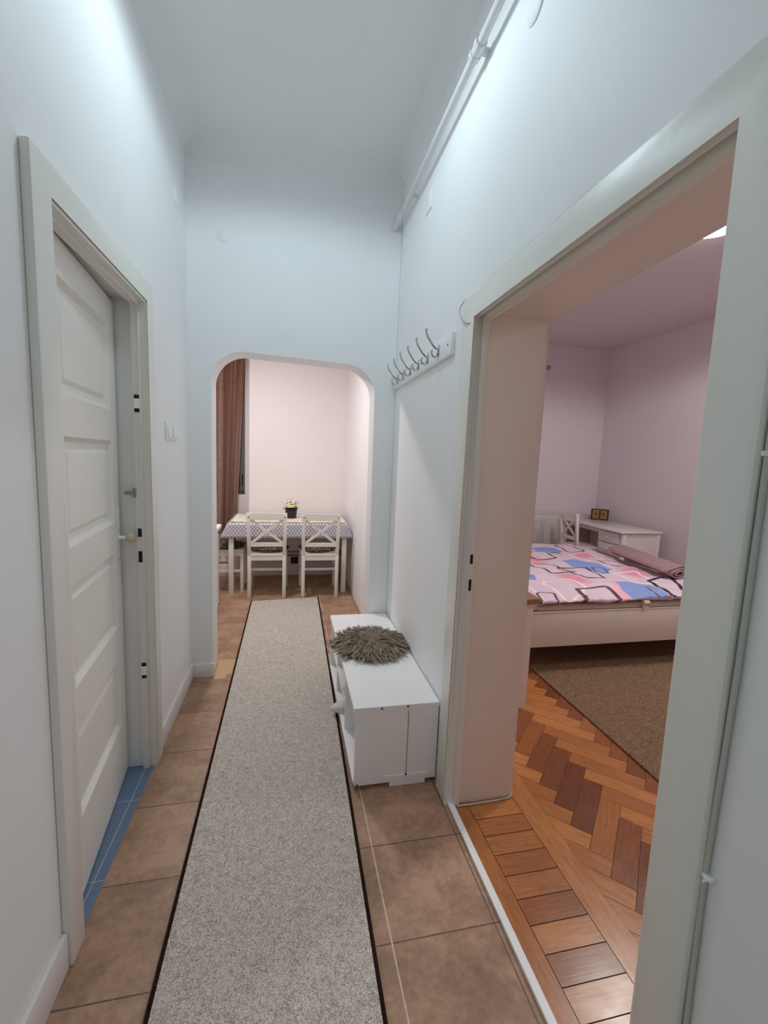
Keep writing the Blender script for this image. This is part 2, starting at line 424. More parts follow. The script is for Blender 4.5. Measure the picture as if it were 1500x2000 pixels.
for z0, z1 in ((1.115, 1.152), (1.0, 1.05)):
    m = MB(); m.box(-.650, -.635, 2.0958, 2.0985, z0, z1); m.build('strike_hole', M['dark'], tl)
m = MB(); m.box(-.664, -.655, 2.085, 2.115, 1.29, 1.33, .002); m.box(-.70, -.658, 2.094, 2.106, 1.302, 1.316, .003); m.build('hook_latch', M['steel'], tl)

# right door frame (no leaf seen)
m = MB(); m.prism([(.53, 0), (.627, 0), (.613, 2.065), (1.655, 2.065), (1.655, 0), (1.77, 0), (1.77, 2.15), (.53, 2.15)], 'x', .702, .68, .013)
tr = struct(m.build('trim_2', M['trim'], smooth=True))
m = MB(); m.prism([(.60, 0), (.62, 0), (.62, 2.072), (1.656, 2.072), (1.656, 0), (1.67, 0), (1.67, 2.12), (.60, 2.12)], 'x', .685, .722)
m.prism([(.60, 0), (.636, 0), (.636, 2.045), (1.640, 2.045), (1.640, 0), (1.67, 0), (1.67, 2.12), (.60, 2.12)], 'x', .72, .748, .003)
m.build('frame_stop', M['trim'], tr, smooth=True)
m = MB(); m.prism([(.60, 0), (.625, 0), (.625, 2.092), (1.650, 2.066), (1.650, 0), (1.67, 0), (1.67, 2.118), (.60, 2.118)], 'x', .747, 1.006, .004)
m.build('reveal_panel', M['reveal'], tr, smooth=True)
for z0, z1 in ((1.088, 1.127), (.975, 1.022)):
    m = MB(); m.box(.727, .738, 1.6385, 1.641, z0, z1); m.build('strike_hole', M['dark'], tr)
m = MB(); m.box(.690, .7005, .98, 1.62, 2.1485, 2.1525); m.build('caulk_gap', M['screw'], tr)
m = MB(); m.box(.699, .725, .60, 1.66, 0, .012, .002); struct(m.build('trim_threshold', M['plastic']))

# skirting
def skirt(name, pr):
    m = MB()
    for a in pr: m.box(*a, .003)
    return struct(m.build(name, M['base'], smooth=True))
skirt('baseboard_left', [(-.62, -.604, -3.6, 1.259, 0, .118), (-.62, -.606, 2.206, 2.98, 0, .105)])
skirt('baseboard_back', [(-.61, -.474, 2.962, 2.98, 0, .095)])
skirt('baseboard_kitchen_right', [(.722, .74, 3.212, KB, 0, .10)])
skirt('baseboard_kitchen_back', [(-.47, .72, KB-.016, KB, 0, .10), (-1.95, -.47, KB+.145, KB+.16, 0, .10)])
skirt('baseboard_bedroom_back', [(1.0, BX, BY-.015, BY, 0, .09)])

# ------------------------------------------------------------------ left door
ang = math.radians(6.08)
door = bpy.data.objects.new('door_1', None); COL.objects.link(door); struct(door)
door.location = (-.6435, 1.34, 0); door.rotation_euler = (0, 0, ang)
def door_leaf():
    m = MB(); W, Hh, T = .775, 2.10, .04; l, rr = .165, .688
    rows = [(.275, .583), (.73, 1.062), (1.187, 1.53), (1.655, 1.992)]
    z = .008
    m.box(-T, 0, .018, l, z, Hh); m.box(-T, 0, rr, W, z, Hh)
    edges = [z] + [v for rw in rows for v in rw] + [Hh]
    for k in range(0, len(edges), 2): m.box(-T, 0, l, rr, edges[k], edges[k+1])
    def ring(dx, ins, a, b, c, dd): return [(dx, a+ins, c+ins), (dx, b-ins, c+ins), (dx, b-ins, dd-ins), (dx, a+ins, dd-ins)]
    for c, dd in rows:
        rings = [ring(x, i, l, rr, c, dd) for x, i in ((0, 0), (-.017, .016), (-.017, .036), (-.010, .052))]
        vs = [v for rg in rings for v in rg]; fs = []
        for k in range(3):
            for j in range(4): fs.append((k*4+j, k*4+(j+1) % 4, (k+1)*4+(j+1) % 4, (k+1)*4+j))
        fs.append((12, 13, 14, 15)); m.add(vs, fs)
        m.add(ring(-.03, 0, l, rr, c, dd), [(0, 1, 2, 3)])
    return m
door_leaf().build('door_panel', M['door'], door)
m = MB(); m.box(0, .003, .722, .757, 1.0, 1.235, .0012); ep = m.build('escutcheon', M['trim'], door, smooth=True)
m = MB()
for z in (1.215, 1.02): m.lathe([(.004, .003), (.003, .0045)], (0, .74, z), 'x', 10)
m.build('screw', M['steel'], ep)
m = MB(); m.lathe([(.012, .003), (.012, .006), (.008, .010), (.0075, .03)], (0, .74, 1.115), 'x', 16); m.build('knob_rose', M['plastic'], door, smooth=True)
m = MB(); m.lathe([(.008, .028), (.018, .033), (.0235, .042), (.0235, .052), (.016, .062), (.004, .065)], (0, .74, 1.115), 'x', 20); m.build('door_knob', M['knob'], door, smooth=True)

# ------------------------------------------------------------------ runner
def quad_slab(q, z0, z1): 
    m = MB(); m.prism(q, 'z', z0, z1); return m
rl = lambda y: -.356-.0029*(y-1.083)
rrr = lambda y: .276+(y-.965)*.01325
yn, fl_, fr_ = -.5, 4.517, 4.592
run = thing('runner_rug', 'long beige heather runner with dark brown edge binding down the hall', 'rug', (0, 1.5, 0))
bw = .013
m = MB(); m.prism([(rl(yn)+bw, yn-1.5), (rrr(yn)-bw, yn-1.5), (rrr(fr_)-bw, fr_-bw-1.5), (rl(fl_)+bw, fl_-bw-1.5)], 'z', .0005, .011); m.build('pile', M['runner'], run)
m = MB(); m.tube([(rl(yn)+bw*.5, yn-1.5, .007), (rl(2)+bw*.5, .5, .007), (rl(fl_)+bw*.5, fl_-1.5, .007)], .0068, 8)
m.tube([(rrr(yn)-bw*.5, yn-1.5, .007), (rrr(2)-bw*.5, .5, .007), (rrr(fr_)-bw*.5, fr_-1.5, .007)], .0068, 8)
m.tube([(rl(fl_)+bw*.5, fl_-1.5-.004, .006), (rrr(fr_)-bw*.5, fr_-1.5-.004, .006)], .005, 8); m.build('binding', M['binding'], run, smooth=True)

# ------------------------------------------------------------------ fur
def fur_pad(name, R, nstr, length, mat, label, cat, loc, group=None, flat=.75, wid=.0036):
    root = thing(name, label, cat, loc, 0, group)
    m = MB(); m.lathe([(R*.9, 0), (R*.97, .006), (R*.95, .016), (R*.8, .024), (R*.4, .028), (.01, .029)], n=40)
    base = m.build('pad', mat, root, smooth=True)
    a = base.data.attributes.new('rnd', 'FLOAT_COLOR', 'POINT')
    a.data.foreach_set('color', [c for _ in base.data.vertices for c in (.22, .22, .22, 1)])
    verts = []; faces = []; cols = []
    per = 9
    for ci in range(nstr//per):
        rad = R*math.sqrt(random.random())*.985; th = random.random()*2*PI
        dr0 = Vector((math.cos(th), math.sin(th), 0)); tg0 = Vector((-dr0.y, dr0.x, 0))
        sw = .55*math.sin(th*4+rad*45)+random.uniform(-.55, .55); lift = random.uniform(.06, .40); Lc = length*random.uniform(.8, 1.25); cc = random.random()
        cdir = (dr0*flat + tg0*sw*.7 + Vector((0, 0, lift))).normalized()
        for si in range(per):
            rs = min(R*.99, max(0, rad+random.gauss(0, .007))); ts = th+random.gauss(0, .007)/max(.03, rad)
            zb = .026*max(.12, 1-(rs/R)**3); p = Vector((rs*math.cos(ts), rs*math.sin(ts), zb))
            tip = Vector((rad*math.cos(th), rad*math.sin(th), .02)) + cdir*Lc + Vector((random.gauss(0, .004), random.gauss(0, .004), random.gauss(0, .003)))
            tip.z = max(.004, tip.z - Lc*.30)
            mid = p.lerp(tip, .5) + Vector((0, 0, Lc*.16)); dv = (tip-p)
            side = dv.cross(Vector((0, 0, 1))).normalized()*wid*.5*random.uniform(.7, 1.3)
            b = len(verts); verts += [p-side, p+side, mid-side*.9, mid+side*.9, tip]
            faces += [(b, b+1, b+3, b+2), (b+2, b+3, b+4)]
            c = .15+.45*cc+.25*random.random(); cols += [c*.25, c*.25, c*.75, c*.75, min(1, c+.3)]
    me = bpy.data.meshes.new('fur'); me.from_pydata([tuple(v) for v in verts], [], faces)
    at = me.attributes.new('rnd', 'FLOAT_COLOR', 'POINT'); at.data.foreach_set('color', [k for c in cols for k in (c, c, c, 1)])
    me.materials.append(mat); o = bpy.data.objects.new('fur', me); COL.objects.link(o); o.parent = root; o['kind'] = 'stuff'
    return root
fur_pad('fur_seat_pad', .207, 9000, .06, M['fur'], 'round shaggy taupe fur pad on the white hall bench', 'cushion', (.482, 2.44, .4012))

# ------------------------------------------------------------------ bench
b0, b1, bx0, bx1, bt = 1.80, 2.968, .30, .692, .40
bench = thing('shoe_bench', 'low white open-sided shoe bench against the right hall wall', 'bench', (.5, 2.4, 0))
def bb(name, *a, mat='bench', bev=.0015, par=None):
    m = MB(); m.box(a[0]-.5, a[1]-.5, a[2]-2.4, a[3]-2.4, a[4], a[5], bev); return m.build(name, M[mat], par or bench)
bb('top_board', bx0-.006, bx1, b0-.004, b1, bt-.018, bt)
ep = bb('end_panel', bx0+.004, bx1-.002, b0, b0+.018, .022, bt-.018)
bb('panel_joint', .545, .5475, b0-.0006, b0+.002, .05, bt-.03, mat='screw', bev=0, par=ep)
for sx, sz in ((.42, bt-.009), (.54, bt-.008), (.545, .058), (.318, .030)):
    m = MB(); m.lathe([(.0045, -.003), (.0045, .0008), (.001, .001)], (sx-.5, b0-.0045-2.4, sz), 'y', 10); m.build('screw', M['screw'], bench)
bb('bottom_rail', .44, .66, b0-.003, b0+.004, .040, .058, par=ep)
bb('end_panel', bx0+.004, bx1-.002, b1-.018, b1, .022, bt-.018)
bb('bottom_shelf', bx0, bx1-.002, b0+.018, b1-.018, .022, .040)
bb('back_panel', bx1-.012, bx1-.004, b0+.018, b1-.018, .04, bt-.018)
bb('divider', bx0+.01, bx1-.012, 2.20, 2.216, .04, bt-.018)
bb('divider', bx0+.01, bx1-.012, 2.60, 2.616, .04, bt-.018)
bb('middle_shelf', bx0+.006, bx1-.012, 2.216, 2.60, .19, .204)
bb('middle_shelf', bx0+.006, bx1-.012, 2.616, b1-.018, .19, .204)
for y in (1.80, 2.85): bb('foot', .47, .64, y, y+.06, 0, .024)
# slipper toe poking out of the shelf
sl = thing('slipper', 'single white slipper poking its toe out of the bench shelf', 'slipper', (.36, 2.39, .041))
def slip(z0, z1, sc):
    pts = []
    for k in range(28):
        t = 2*PI*k/28; x = math.cos(t); y = math.sin(t)
        w = .046*(1+.15*x*-1); pts.append((x*.125*sc+.02, y*w*sc))
    m = MB(); m.prism(pts, 'z', z0, z1, .004); return m
slip(0, .022, 1.0).build('sole', M['slipper'], sl, smooth=True)
m = MB(); m.sphere((-.035, 0, .022), .05, 3, (1.2, .84, .42)); bmesh.ops.bisect_plane(m.bm, geom=m.bm.verts[:]+m.bm.edges[:]+m.bm.faces[:], plane_co=(0, 0, .0225), plane_no=(0, 0, -1), clear_outer=True)
m.build('upper', M['slipper'], sl, smooth=True)

# ------------------------------------------------------------------ coat rack
rack = thing('coat_rack', 'white wall-mounted coat rack with six chrome double hooks', 'coat rack', (.70, 2.42, 1.965))
m = MB(); m.box(-.02, 0, -.54, .54, 0, .095, .002); bd = m.build('back_board', M['bench'], rack, smooth=True)
for k in range(6):
    y = 2.04 + .164*k - 2.42
    m = MB()
    m.box(-.0235, -.0195, y-.008, y+.008, .022, .075, .002)
    def arc(pts, r): m.tube(pts, r, 8)
    up = [(-.024, y, .055), (-.036, y, .058), (-.05, y, .070), (-.064, y, .088), (-.078, y, .108), (-.086, y, .126), (-.086, y, .137)]
    arc(up, [.0055]*5+[.005, .005])
    dn = [(-.024, y, .06), (-.025, y, .036), (-.030, y, .024), (-.040, y, .018), (-.051, y, .024), (-.056, y, .036), (-.055, y, .046)]
    arc(dn, .005)
    m.sphere((-.086, y, .139), .0065, 2); m.sphere((-.055, y, .047), .006, 2)
    m.build('coat_hook', M['chrome'], rack, smooth=True)
for y in (-.50, -.10, .43):
    m = MB(); m.lathe([(.005, .0), (.005, .0012), (.001, .0014)], (-.0205-.001, y, .048), 'x', 10); m.build('screw', M['screw'], rack)

# ------------------------------------------------------------------ pipe, plates, switches, cables
pipe = thing('gas_pipe', 'white painted pipe running along the top of the right hall wall', 'pipe', (.655, 2.97, 2.995))
m = MB(); m.tube([(0, -4.1, .02), (0, -2.0, .012), (0, -.6, 0), (0, -.02, 0)], .0155, 12); m.build('tube', M['pipe'], pipe, smooth=True)
m = MB(); 
for y in (-1.245, -1.295): m.tube([(0, y-.012, .006), (0, y+.012, .006)], .0225, 10)
m.tube([(0, -1.30, .006), (0, -1.24, .006)], .0195, 12); m.build('coupling', M['pipe'], pipe)
m = MB(); m.sphere((0, -.01, -.004), .022, 2); m.tube([(0, -.012, -.002), (.0, .008, -.002)], .024, 12); m.build('wall_flange', M['pipe'], pipe, smooth=True)
for y in (-2.9, -1.27, -.35):
    m = MB(); m.box(-.002, .045, y-.008, y+.008, -.006, .016); m.build('bracket', M['pipe'], pipe)

def plate(loc, axis, sgn, label, square=False, R=.048):
    m = MB()
    if square: m.box(-.006, 0, -R, R, -R, R, .003)
    else: m.lathe([(R, 0), (R, .004*sgn), (R*.9, .007*sgn), (.002, .0075*sgn)], (0, 0, 0), axis, 32)
    o = m.build('cover_plate', M['wall'], None, smooth=True, loc=loc); return tag(o, label, 'cover plate', 'painted-over junction box covers')
plate((.70, 2.385, 2.845), 'x', -1, 'square painted-over cover plate under the pipe on the right wall', True, .05)
plate((-.62, 2.755, 2.86), 'x', 1, 'round painted-over cover plate high on the left hall wall')
plate((-.404, 2.98, 2.80), 'y', -1, 'round painted-over cover plate on the wall above the arch', False, .04)
plate((.70, 2.90, 2.86), 'x', -1, 'small round painted-over cover below the pipe end in the corner', False, .036)
plate((.70, 1.36, 2.86), 'x', -1, 'round painted-over cover plate above the bedroom doorway', False, .05)

def switch(y, label):
    o = thing('light_switch', label, 'light switch', (-.62, y, 1.60), 0, 'hall light switches')
    m = MB(); m.box(0, .009, -.046, .046, -.046, .046, .003); m.build('switch_frame', M['plastic'], o, smooth=True)
    m = MB(); m.prism([(.009, -.031), (.016, -.031), (.010, .031), (.009, .031)], 'y', -.031, .031, .001); m.build('rocker', M['plastic'], o)
switch(2.495, 'white light switch on the left hall wall, nearer the panelled door')
switch(2.605, 'white light switch on the left hall wall, nearer the arch')

cb = thing('cable', 'thin painted cable running up beside the bedroom door casing', 'cable', (.694, .522, 0))
m = MB(); m.tube([(0, .004, 0), (0, .002, .5), (0, .006, .83), (0, 0, 1.2), (0, .002, 1.6), (0, 0, 2.16), (0, -.01, 2.6)], .0042, 8); m.build('wire', M['cable'], cb, smooth=True)
for z in (.826, 1.53):
    m = MB(); m.box(-.006, .006, -.008, .008, z-.004, z+.004, .002); m.tube([(-.003, -.004, z), (-.016, -.004, z+.001)], .0022, 8); m.build('cable_clip', M['plastic'], cb)
o = MB(); o.tube([(.698, 1.79, 2.16), (.690, 1.788, 2.150), (.676, 1.782, 2.13), (.669, 1.77, 2.105), (.670, 1.745, 2.07), (.674, 1.71, 2.045), (.684, 1.668, 2.034), (.705, 1.648, 2.038)], .0036, 8)
tag(o.build('cable', M['cable'], None, smooth=True), 'grey cable loop curling over the far top corner of the bedroom doorway', 'cable')
o = MB(); o.tube([(.735, 1.634, .006), (.80, 1.634, .005), (.93, 1.637, .005), (.985, 1.641, .006), (1.004, 1.65, .012), (1.012, 1.668, .03), (1.014, 1.70, .05)], .004, 8)
tag(o.build('cable', M['cable'], None, smooth=True), 'white cable along the parquet at the foot of the doorway reveal', 'cable')

# ------------------------------------------------------------------ kitchen things
def dining_chair(label, loc, rz, group):
    r = thing('dining_chair', label, 'chair', loc, rz, group)
    W = M['whitewood']
    def back(z):      # offset of the raked back
        return 0.0 if z < .45 else -.045*((z-.45)/.46)
    for s in (-1, 1):
        m = MB()
        m.bar((s*.176, 0, 0), (s*.176, 0, .46), .036, .036, (0, 1, 0), .003)
        m.bar((s*.176, 0, .455), (s*.184, back(.895), .895), .036, .034, (0, 1, 0), .003); m.build('leg', W, r, smooth=True)
    for s in (-1, 1):
        m = MB(); m.bar((s*.192, .44, 0), (s*.190, .44, .445), .034, .034, (0, 1, 0), .003); m.build('leg', W, r, smooth=True)
    m = MB(); m.prism([(-.196, -.015), (.196, -.015), (.212, .465), (-.212, .465)], 'z', .452, .474, .005); m.build('seat', W, r, smooth=True)
    m = MB(); m.box(-.16, .16, -.011, .011, .405, .452, .002); m.box(-.175, .175, .43, .452, .40, .452, .002)
    for s in (-1, 1): m.bar((s*.176, .015, .427), (s*.19, .43, .427), .02, .048, (0, 0, 1), .002)
    m.build('apron', W, r)
    m = MB()
    pts = [(-.202, .907), (.202, .907), (.202, .862), (.16, .838), (.0, .832), (-.16, .838), (-.202, .862)]
    m.prism(pts, 'y', back(.87)-.011, back(.87)+.013, .002); tp = m.build('top_rail', W, r)
    for s in (-1, 1):
        m = MB(); m.lathe([(.0062, 0), (.0062, -.0016), (.001, -.0018)], (s*.178, back(.87)-.017, .868), 'y', 10); m.build('screw_cap', M['screw'], tp)
    m = MB(); m.box(-.165, .165, back(.575)-.010, back(.575)+.010, .552, .596, .003); m.build('lower_rail', W, r)
    for s in (-1, 1):
        m = MB(); m.bar((s*-.162, back(.6), .588), (s*.165, back(.84), .842), .028, .014+.002*s, (0, 1, 0), .002); m.build('cross_brace', W, r)
    for s in (-1, 1):
        m = MB(); m.bar((s*.178, 0, .24), (s*.190, .44, .24), .016, .028, (0, 0, 1), .002); m.build('stretcher', W, r)
    m = MB(); m.box(-.178, .178, .10, .116, .27, .296, .002); m.build('stretcher', W, r)
    return r
KG = 'white dining chairs'
ch = dining_chair('white cross-back dining chair at the table front, nearer the curtain', (-.215, 4.62, 0), 0, KG)
copy_tree(ch, (.333, 4.60, 0), 0, 'white cross-back dining chair at the table front, nearer the right kitchen wall', group=KG)
copy_tree(ch, (-.925, 5.035, 0), -PI/2, 'white dining chair at the left end of the dotted table, seat half hidden', group=KG)
copy_tree(ch, (3.62, 5.05, 0), -PI/2-.05, 'white cross-back chair at the bedroom desk', group=KG)
PG = 'fur pads on dining chairs'
p = fur_pad('fur_seat_pad', .195, 2600, .055, M['furdark'], 'dark shaggy fur pad on the dining chair nearer the curtain', 'cushion', (-.205, 4.86, .475), PG, .7, .006)
copy_tree(p, (.325, 4.845, .475), 1.0, 'dark shaggy fur pad on the dining chair nearer the right kitchen wall', group=PG)
copy_tree(p, (-.68, 5.035, .475), 2.0, 'dark shaggy fur pad on the chair at the left table end', group=PG)

tb = thing('dining_table', 'white dining table under a grey dotted tablecloth', 'table', (.01, 5.13, 0))
m = MB(); m.box(-.625, .625, -.375, .375, .742, .768, .003); m.build('tabletop', M['whitewood'], tb)
m = MB(); m.box(-.55, .55, -.345, -.325, .66, .742); m.box(-.55, .55, .325, .345, .66, .742); m.box(-.575, -.555, -.33, .33, .66, .742); m.box(.555, .575, -.33, .33, .66, .742); m.build('apron', M['whitewood'], tb)
for sx in (-1, 1):
    for sy in (-1, 1):
        m = MB(); m.bar((sx*.597, sy*.347, 0), (sx*.597, sy*.347, .742), .050, .050, (0, 1, 0), .003); m.build('leg', M['whitewood'], tb, smooth=True)
# tablecloth
def tablecloth():
    bm = bmesh.new(); uvl = bm.loops.layers.uv.new('UVMap')
    xs0, ys0, zt, drop = .632, .380, .7725, .155
    NX, NY, ND = 40, 24, 6
    def pos(u, v):         # unfolded coordinates -> 3D
        x = max(-xs0, min(xs0, u)); y = max(-ys0, min(ys0, v)); ox, oy = abs(u)-xs0, abs(v)-ys0
        ox, oy = max(0, ox), max(0, oy); dz = max(ox, oy) if min(ox, oy) == 0 else max(ox, oy)
        sx, sy = (1 if u > 0 else -1), (1 if v > 0 else -1)
        fx = .42*ox if sx < 0 else .30*ox; fy = .10*oy
        px, py = x + sx*fx, y + sy*(fy if sy < 0 else 0)
        if ox > 0 and oy > 0: px += sx*.08*min(ox, oy)
        wv = .004*math.sin(u*9)*oy/drop + .004*math.sin(v*11)*ox/drop
        return Vector((px, py + (wv if oy > 0 else 0), zt - dz + .0008*math.sin(u*14+v*9)*(1 if dz == 0 else 0)))
    us = [-xs0-drop*(ND-i)/ND for i in range(ND)] + [-xs0+2*xs0*i/NX for i in range(NX+1)] + [xs0+drop*(i+1)/ND for i in range(ND)]
    vs = [-ys0-drop*(ND-i)/ND for i in range(ND)] + [-ys0+2*ys0*i/NY for i in range(NY+1)]
    g = [[bm.verts.new(pos(u, v)) for v in vs] for u in us]
    for i in range(len(us)-1):
        for j in range(len(vs)-1):
            fc = bm.faces.new((g[i][j], g[i+1][j], g[i+1][j+1], g[i][j+1]))
            for l, (a, b) in zip(fc.loops, ((i, j), (i+1, j), (i+1, j+1), (i, j+1))): l[uvl].uv = (us[a], vs[b])
    me = bpy.data.meshes.new('tablecloth'); bm.to_mesh(me); bm.free(); o = bpy.data.objects.new('tablecloth', me); COL.objects.link(o)
    me.materials.append(M['dots']); md = o.modifiers.new('thick', 'SOLIDIFY'); md.thickness = .0015; md.offset = 1
    for p_ in me.polygons: p_.use_smooth = True
    o.location = (.01, 5.13, 0); return tag(o, 'grey oilcloth with white dots draped over the kitchen table', 'tablecloth')
tablecloth()
def lace_runner():
    bm = bmesh.new(); NX, NY = 110, 26; x0, x1, y0, y1 = -.60, .61, -.325, .30
    def pos(i, j):
        u, v = i/NX, j/NY; x = x0+(x1-x0)*u; y = y0+(y1-y0)*v
        e = max(0, abs(u-.5)*2-.90)/.10; z = .7755 + .004*abs(math.sin(x*23+y*7))*.3
        z += e*.018*(.5+.5*math.sin(v*38+u*5)); y += e*.01*math.sin(v*30)
        if j == 0: y -= .006*abs(math.sin(u*60)); z += .001
        return (x, y, z)
    g = [[bm.verts.new(pos(i, j)) for j in range(NY+1)] for i in range(NX+1)]
    for i in range(NX):
        for j in range(NY): bm.faces.new((g[i][j], g[i+1][j], g[i+1][j+1], g[i][j+1]))
    me = bpy.data.meshes.new('table_runner'); bm.to_mesh(me); bm.free(); o = bpy.data.objects.new('table_runner', me); COL.objects.link(o)
    me.materials.append(M['lace']); md = o.modifiers.new('thick', 'SOLIDIFY'); md.thickness = .002; md.offset = 1
    for p_ in me.polygons: p_.use_smooth = True
    o.location = (.01, 5.13, 0); tag(o, 'cream lace table cover with ruffled ends on the dotted oilcloth', 'table cover')
    m = MB(); m.tube([(-.58+k*.0145, -.327-.006*abs(math.sin((-.58+k*.0145+.59)/1.21*60)), .778+.002*math.sin(k*1.3)) for k in range(81)], .0016, 6)
    m.build('edge_stitching', M['icondark'], o)
lace_runner()
# flower pot
fp = thing('potted_flowers', 'black pot of cream flowers in the middle of the kitchen table', 'flower pot', (.028, 5.16, .781))
m = MB(); m.lathe([(.058, 0), (.061, .008), (.067, .095), (.071, .098), (.071, .106), (.061, .106), (.058, .08)], n=24); m.build('pot', M['pot'], fp, smooth=True)
m = MB()
for k in range(46):
    th, el = random.random()*2*PI, random.uniform(-.3, 1.0); dr = Vector((math.cos(th)*math.cos(el), math.sin(th)*math.cos(el), math.sin(el)))
    p0 = Vector((0, 0, .112)) + dr*random.uniform(.01, .06); L = random.uniform(.04, .065); sd = dr.cross(Vector((0, 0, 1))).normalized()*.014
    q = [p0, p0+dr*L*.45+sd, p0+dr*L+Vector((0, 0, -.01)), p0+dr*L*.45-sd]
    m.add(q, [(0, 1, 2, 3)])
o = m.build('foliage', M['leaf'], fp); md = o.modifiers.new('thick', 'SOLIDIFY'); md.thickness = .0015
for k in range(30):
    th = k*2.4; rad = .086*math.sqrt((k+.5)/30); c = Vector((rad*math.cos(th), rad*math.sin(th), .165-.42*rad+random.uniform(-.010, .012)))
    m = MB(); m.sphere(c, .009, 2)
    for j in range(6):
        a = j*PI/3+k; m.sphere(c+Vector((.013*math.cos(a), .013*math.sin(a), .002)), .0095, 1, (1, 1, .8))
    m.build('flower', M['petal'], fp, smooth=True)
for pts in ([(-.03, 0, .12), (-.06, 0, .15), (-.095, 0, .165), (-.115, 0, .185)], [(0, 0, .13), (-.022, 0, .18), (-.012, 0, .215), (.02, 0, .23), (.025, 0, .215)], [(.02, 0, .13), (.06, 0, .165), (.11, 0, .17)], [(.03, 0, .13), (.06, 0, .185), (.10, 0, .182)], [(-.01, 0, .12), (-.05, 0, .18), (-.04, 0, .22)]):
    m = MB(); m.tube(pts, .0014, 6); m.build('twig', M['twig'], fp)

# window and curtains
win = MB()
win.box(-1.72, -.535, KB+.175, KB+.25, 1.0, 1.06); win.box(-1.72, -.535, KB+.175, KB+.25, 2.69, 2.75)
win.box(-.60, -.535, KB+.175, KB+.25, 1.06, 2.69); win.box(-1.72, -1.66, KB+.175, KB+.25, 1.06, 2.69); win.box(-1.13, -1.07, KB+.175, KB+.25, 1.06, 2.69)
w1 = struct(win.build('window_1', M['winframe']))
m = MB(); m.box(-1.66, -.60, KB+.205, KB+.215, 1.06, 2.69); m.build('pane', M['glass'], w1)
m = MB(); m.box(-.572, -.558, KB+.15, KB+.176, 1.10, 1.24, .003); m.build('window_handle', M['icondark'], w1)
m = MB(); m.box(-1.72, -.535, KB+.15, KB+.178, 1.0, 1.045, .003); m.build('window_sill', paint('dark_sill', (62, 60, 56), .5), w1)
def curtain(name, x_l, xr_top, xr_bot, yc, z0, z1, folds, amp, mat, label, N=220, NZ=40, seed=1):
    rnd = random.Random(seed); ph = [rnd.uniform(0, 6.28) for _ in range(8)]
    bm = bmesh.new(); uvl = bm.loops.layers.uv.new('UVMap')
    def pos(i, j):
        s, t_ = i/N, j/NZ; z = z0+(z1-z0)*t_
        xr = xr_bot+(xr_top-xr_bot)*(t_**1.15)
        x = x_l+(xr-x_l)*s
        w = .9*math.sin(s*folds*2*PI + ph[0] + .5*math.sin(t_*2.6+ph[1]))
        w += .42*math.sin(s*folds*4.3*PI + ph[2] + t_*1.4) + .3*math.sin(s*folds*1.1*PI+ph[3]+t_*3)
        y = yc + amp*w*(.75+.35*math.sin(t_*3+ph[4]))
        x += .010*math.sin(s*folds*2*PI+ph[5]+t_*2)
        return (x, y, z)
    g = [[bm.verts.new(pos(i, j)) for j in range(NZ+1)] for i in range(N+1)]
    for i in range(N):
        for j in range(NZ):
            fc = bm.faces.new((g[i][j], g[i+1][j], g[i+1][j+1], g[i][j+1]))
            for l, (a, b) in zip(fc.loops, ((i, j), (i+1, j), (i+1, j+1), (i, j+1))): l[uvl].uv = (a/N, b/NZ)
    me = bpy.data.meshes.new(name); bm.to_mesh(me); bm.free(); o = bpy.data.objects.new(name, me); COL.objects.link(o); me.materials.append(mat)
    for p_ in me.polygons: p_.use_smooth = True
    md = o.modifiers.new('thick', 'SOLIDIFY'); md.thickness = .002
    return tag(o, label, 'curtain')
cu = curtain('curtain', -.862, -.532, -.630, KB+.082, 0.35, 2.74, 2.6, .052, M['curtain'], 'copper-brown taffeta curtain with embroidered bands at the kitchen window', seed=4)
curtain('sheer_curtain', -1.30, -.885, -.885, KB+.11, .4, 2.74, 6, .016, M['sheer'], 'olive sheer curtain edge showing left of the copper curtain', 120, 30, seed=2)
m = MB(); m.tube([(-1.75, KB+.082, 2.765), (-.50, KB+.082, 2.765)], .012, 10); m.sphere((-.50, KB+.082, 2.765), .018, 2)
tag(m.build('curtain_rod', M['icondark'], None, smooth=True), 'dark curtain rod above the copper curtain in the kitchen', 'curtain rod')

# kitchen cabinet glimpsed past the arch
kc = thing('kitchen_cabinet', 'white kitchen cabinet seen edge-on past the left arch jamb', 'cabinet', (-.9, 3.75, 0))
m = MB(); m.box(-.28, .262, -.50, .432, .09, .815); m.build('body', M['whitewood'], kc)
m = MB(); m.box(-.28, .255, -.48, .40, 0, .09); m.build('plinth', M['whitewood'], kc)
m = MB(); m.box(-.28, .30, -.50, .445, .815, .85, .006); m.build('worktop', M['bench'], kc)
m = MB(); m.box(.262, .2795, -.02, .428, .11, .81, .002); dd = m.build('cabinet_door', M['whitewood'], kc)
m = MB(); m.box(.262, .2795, -.49, -.03, .11, .81, .002); m.build('cabinet_door', M['whitewood'], kc)
m = MB(); m.box(.266, .281, .428, .434, .09, .80); m.build('edge_seal', M['screw'], kc)
m = MB(); m.lathe([(.008, .28), (.008, .292), (.002, .293)], (0, .40, .78), 'x', 12); m.build('knob', M['screw'], kc)
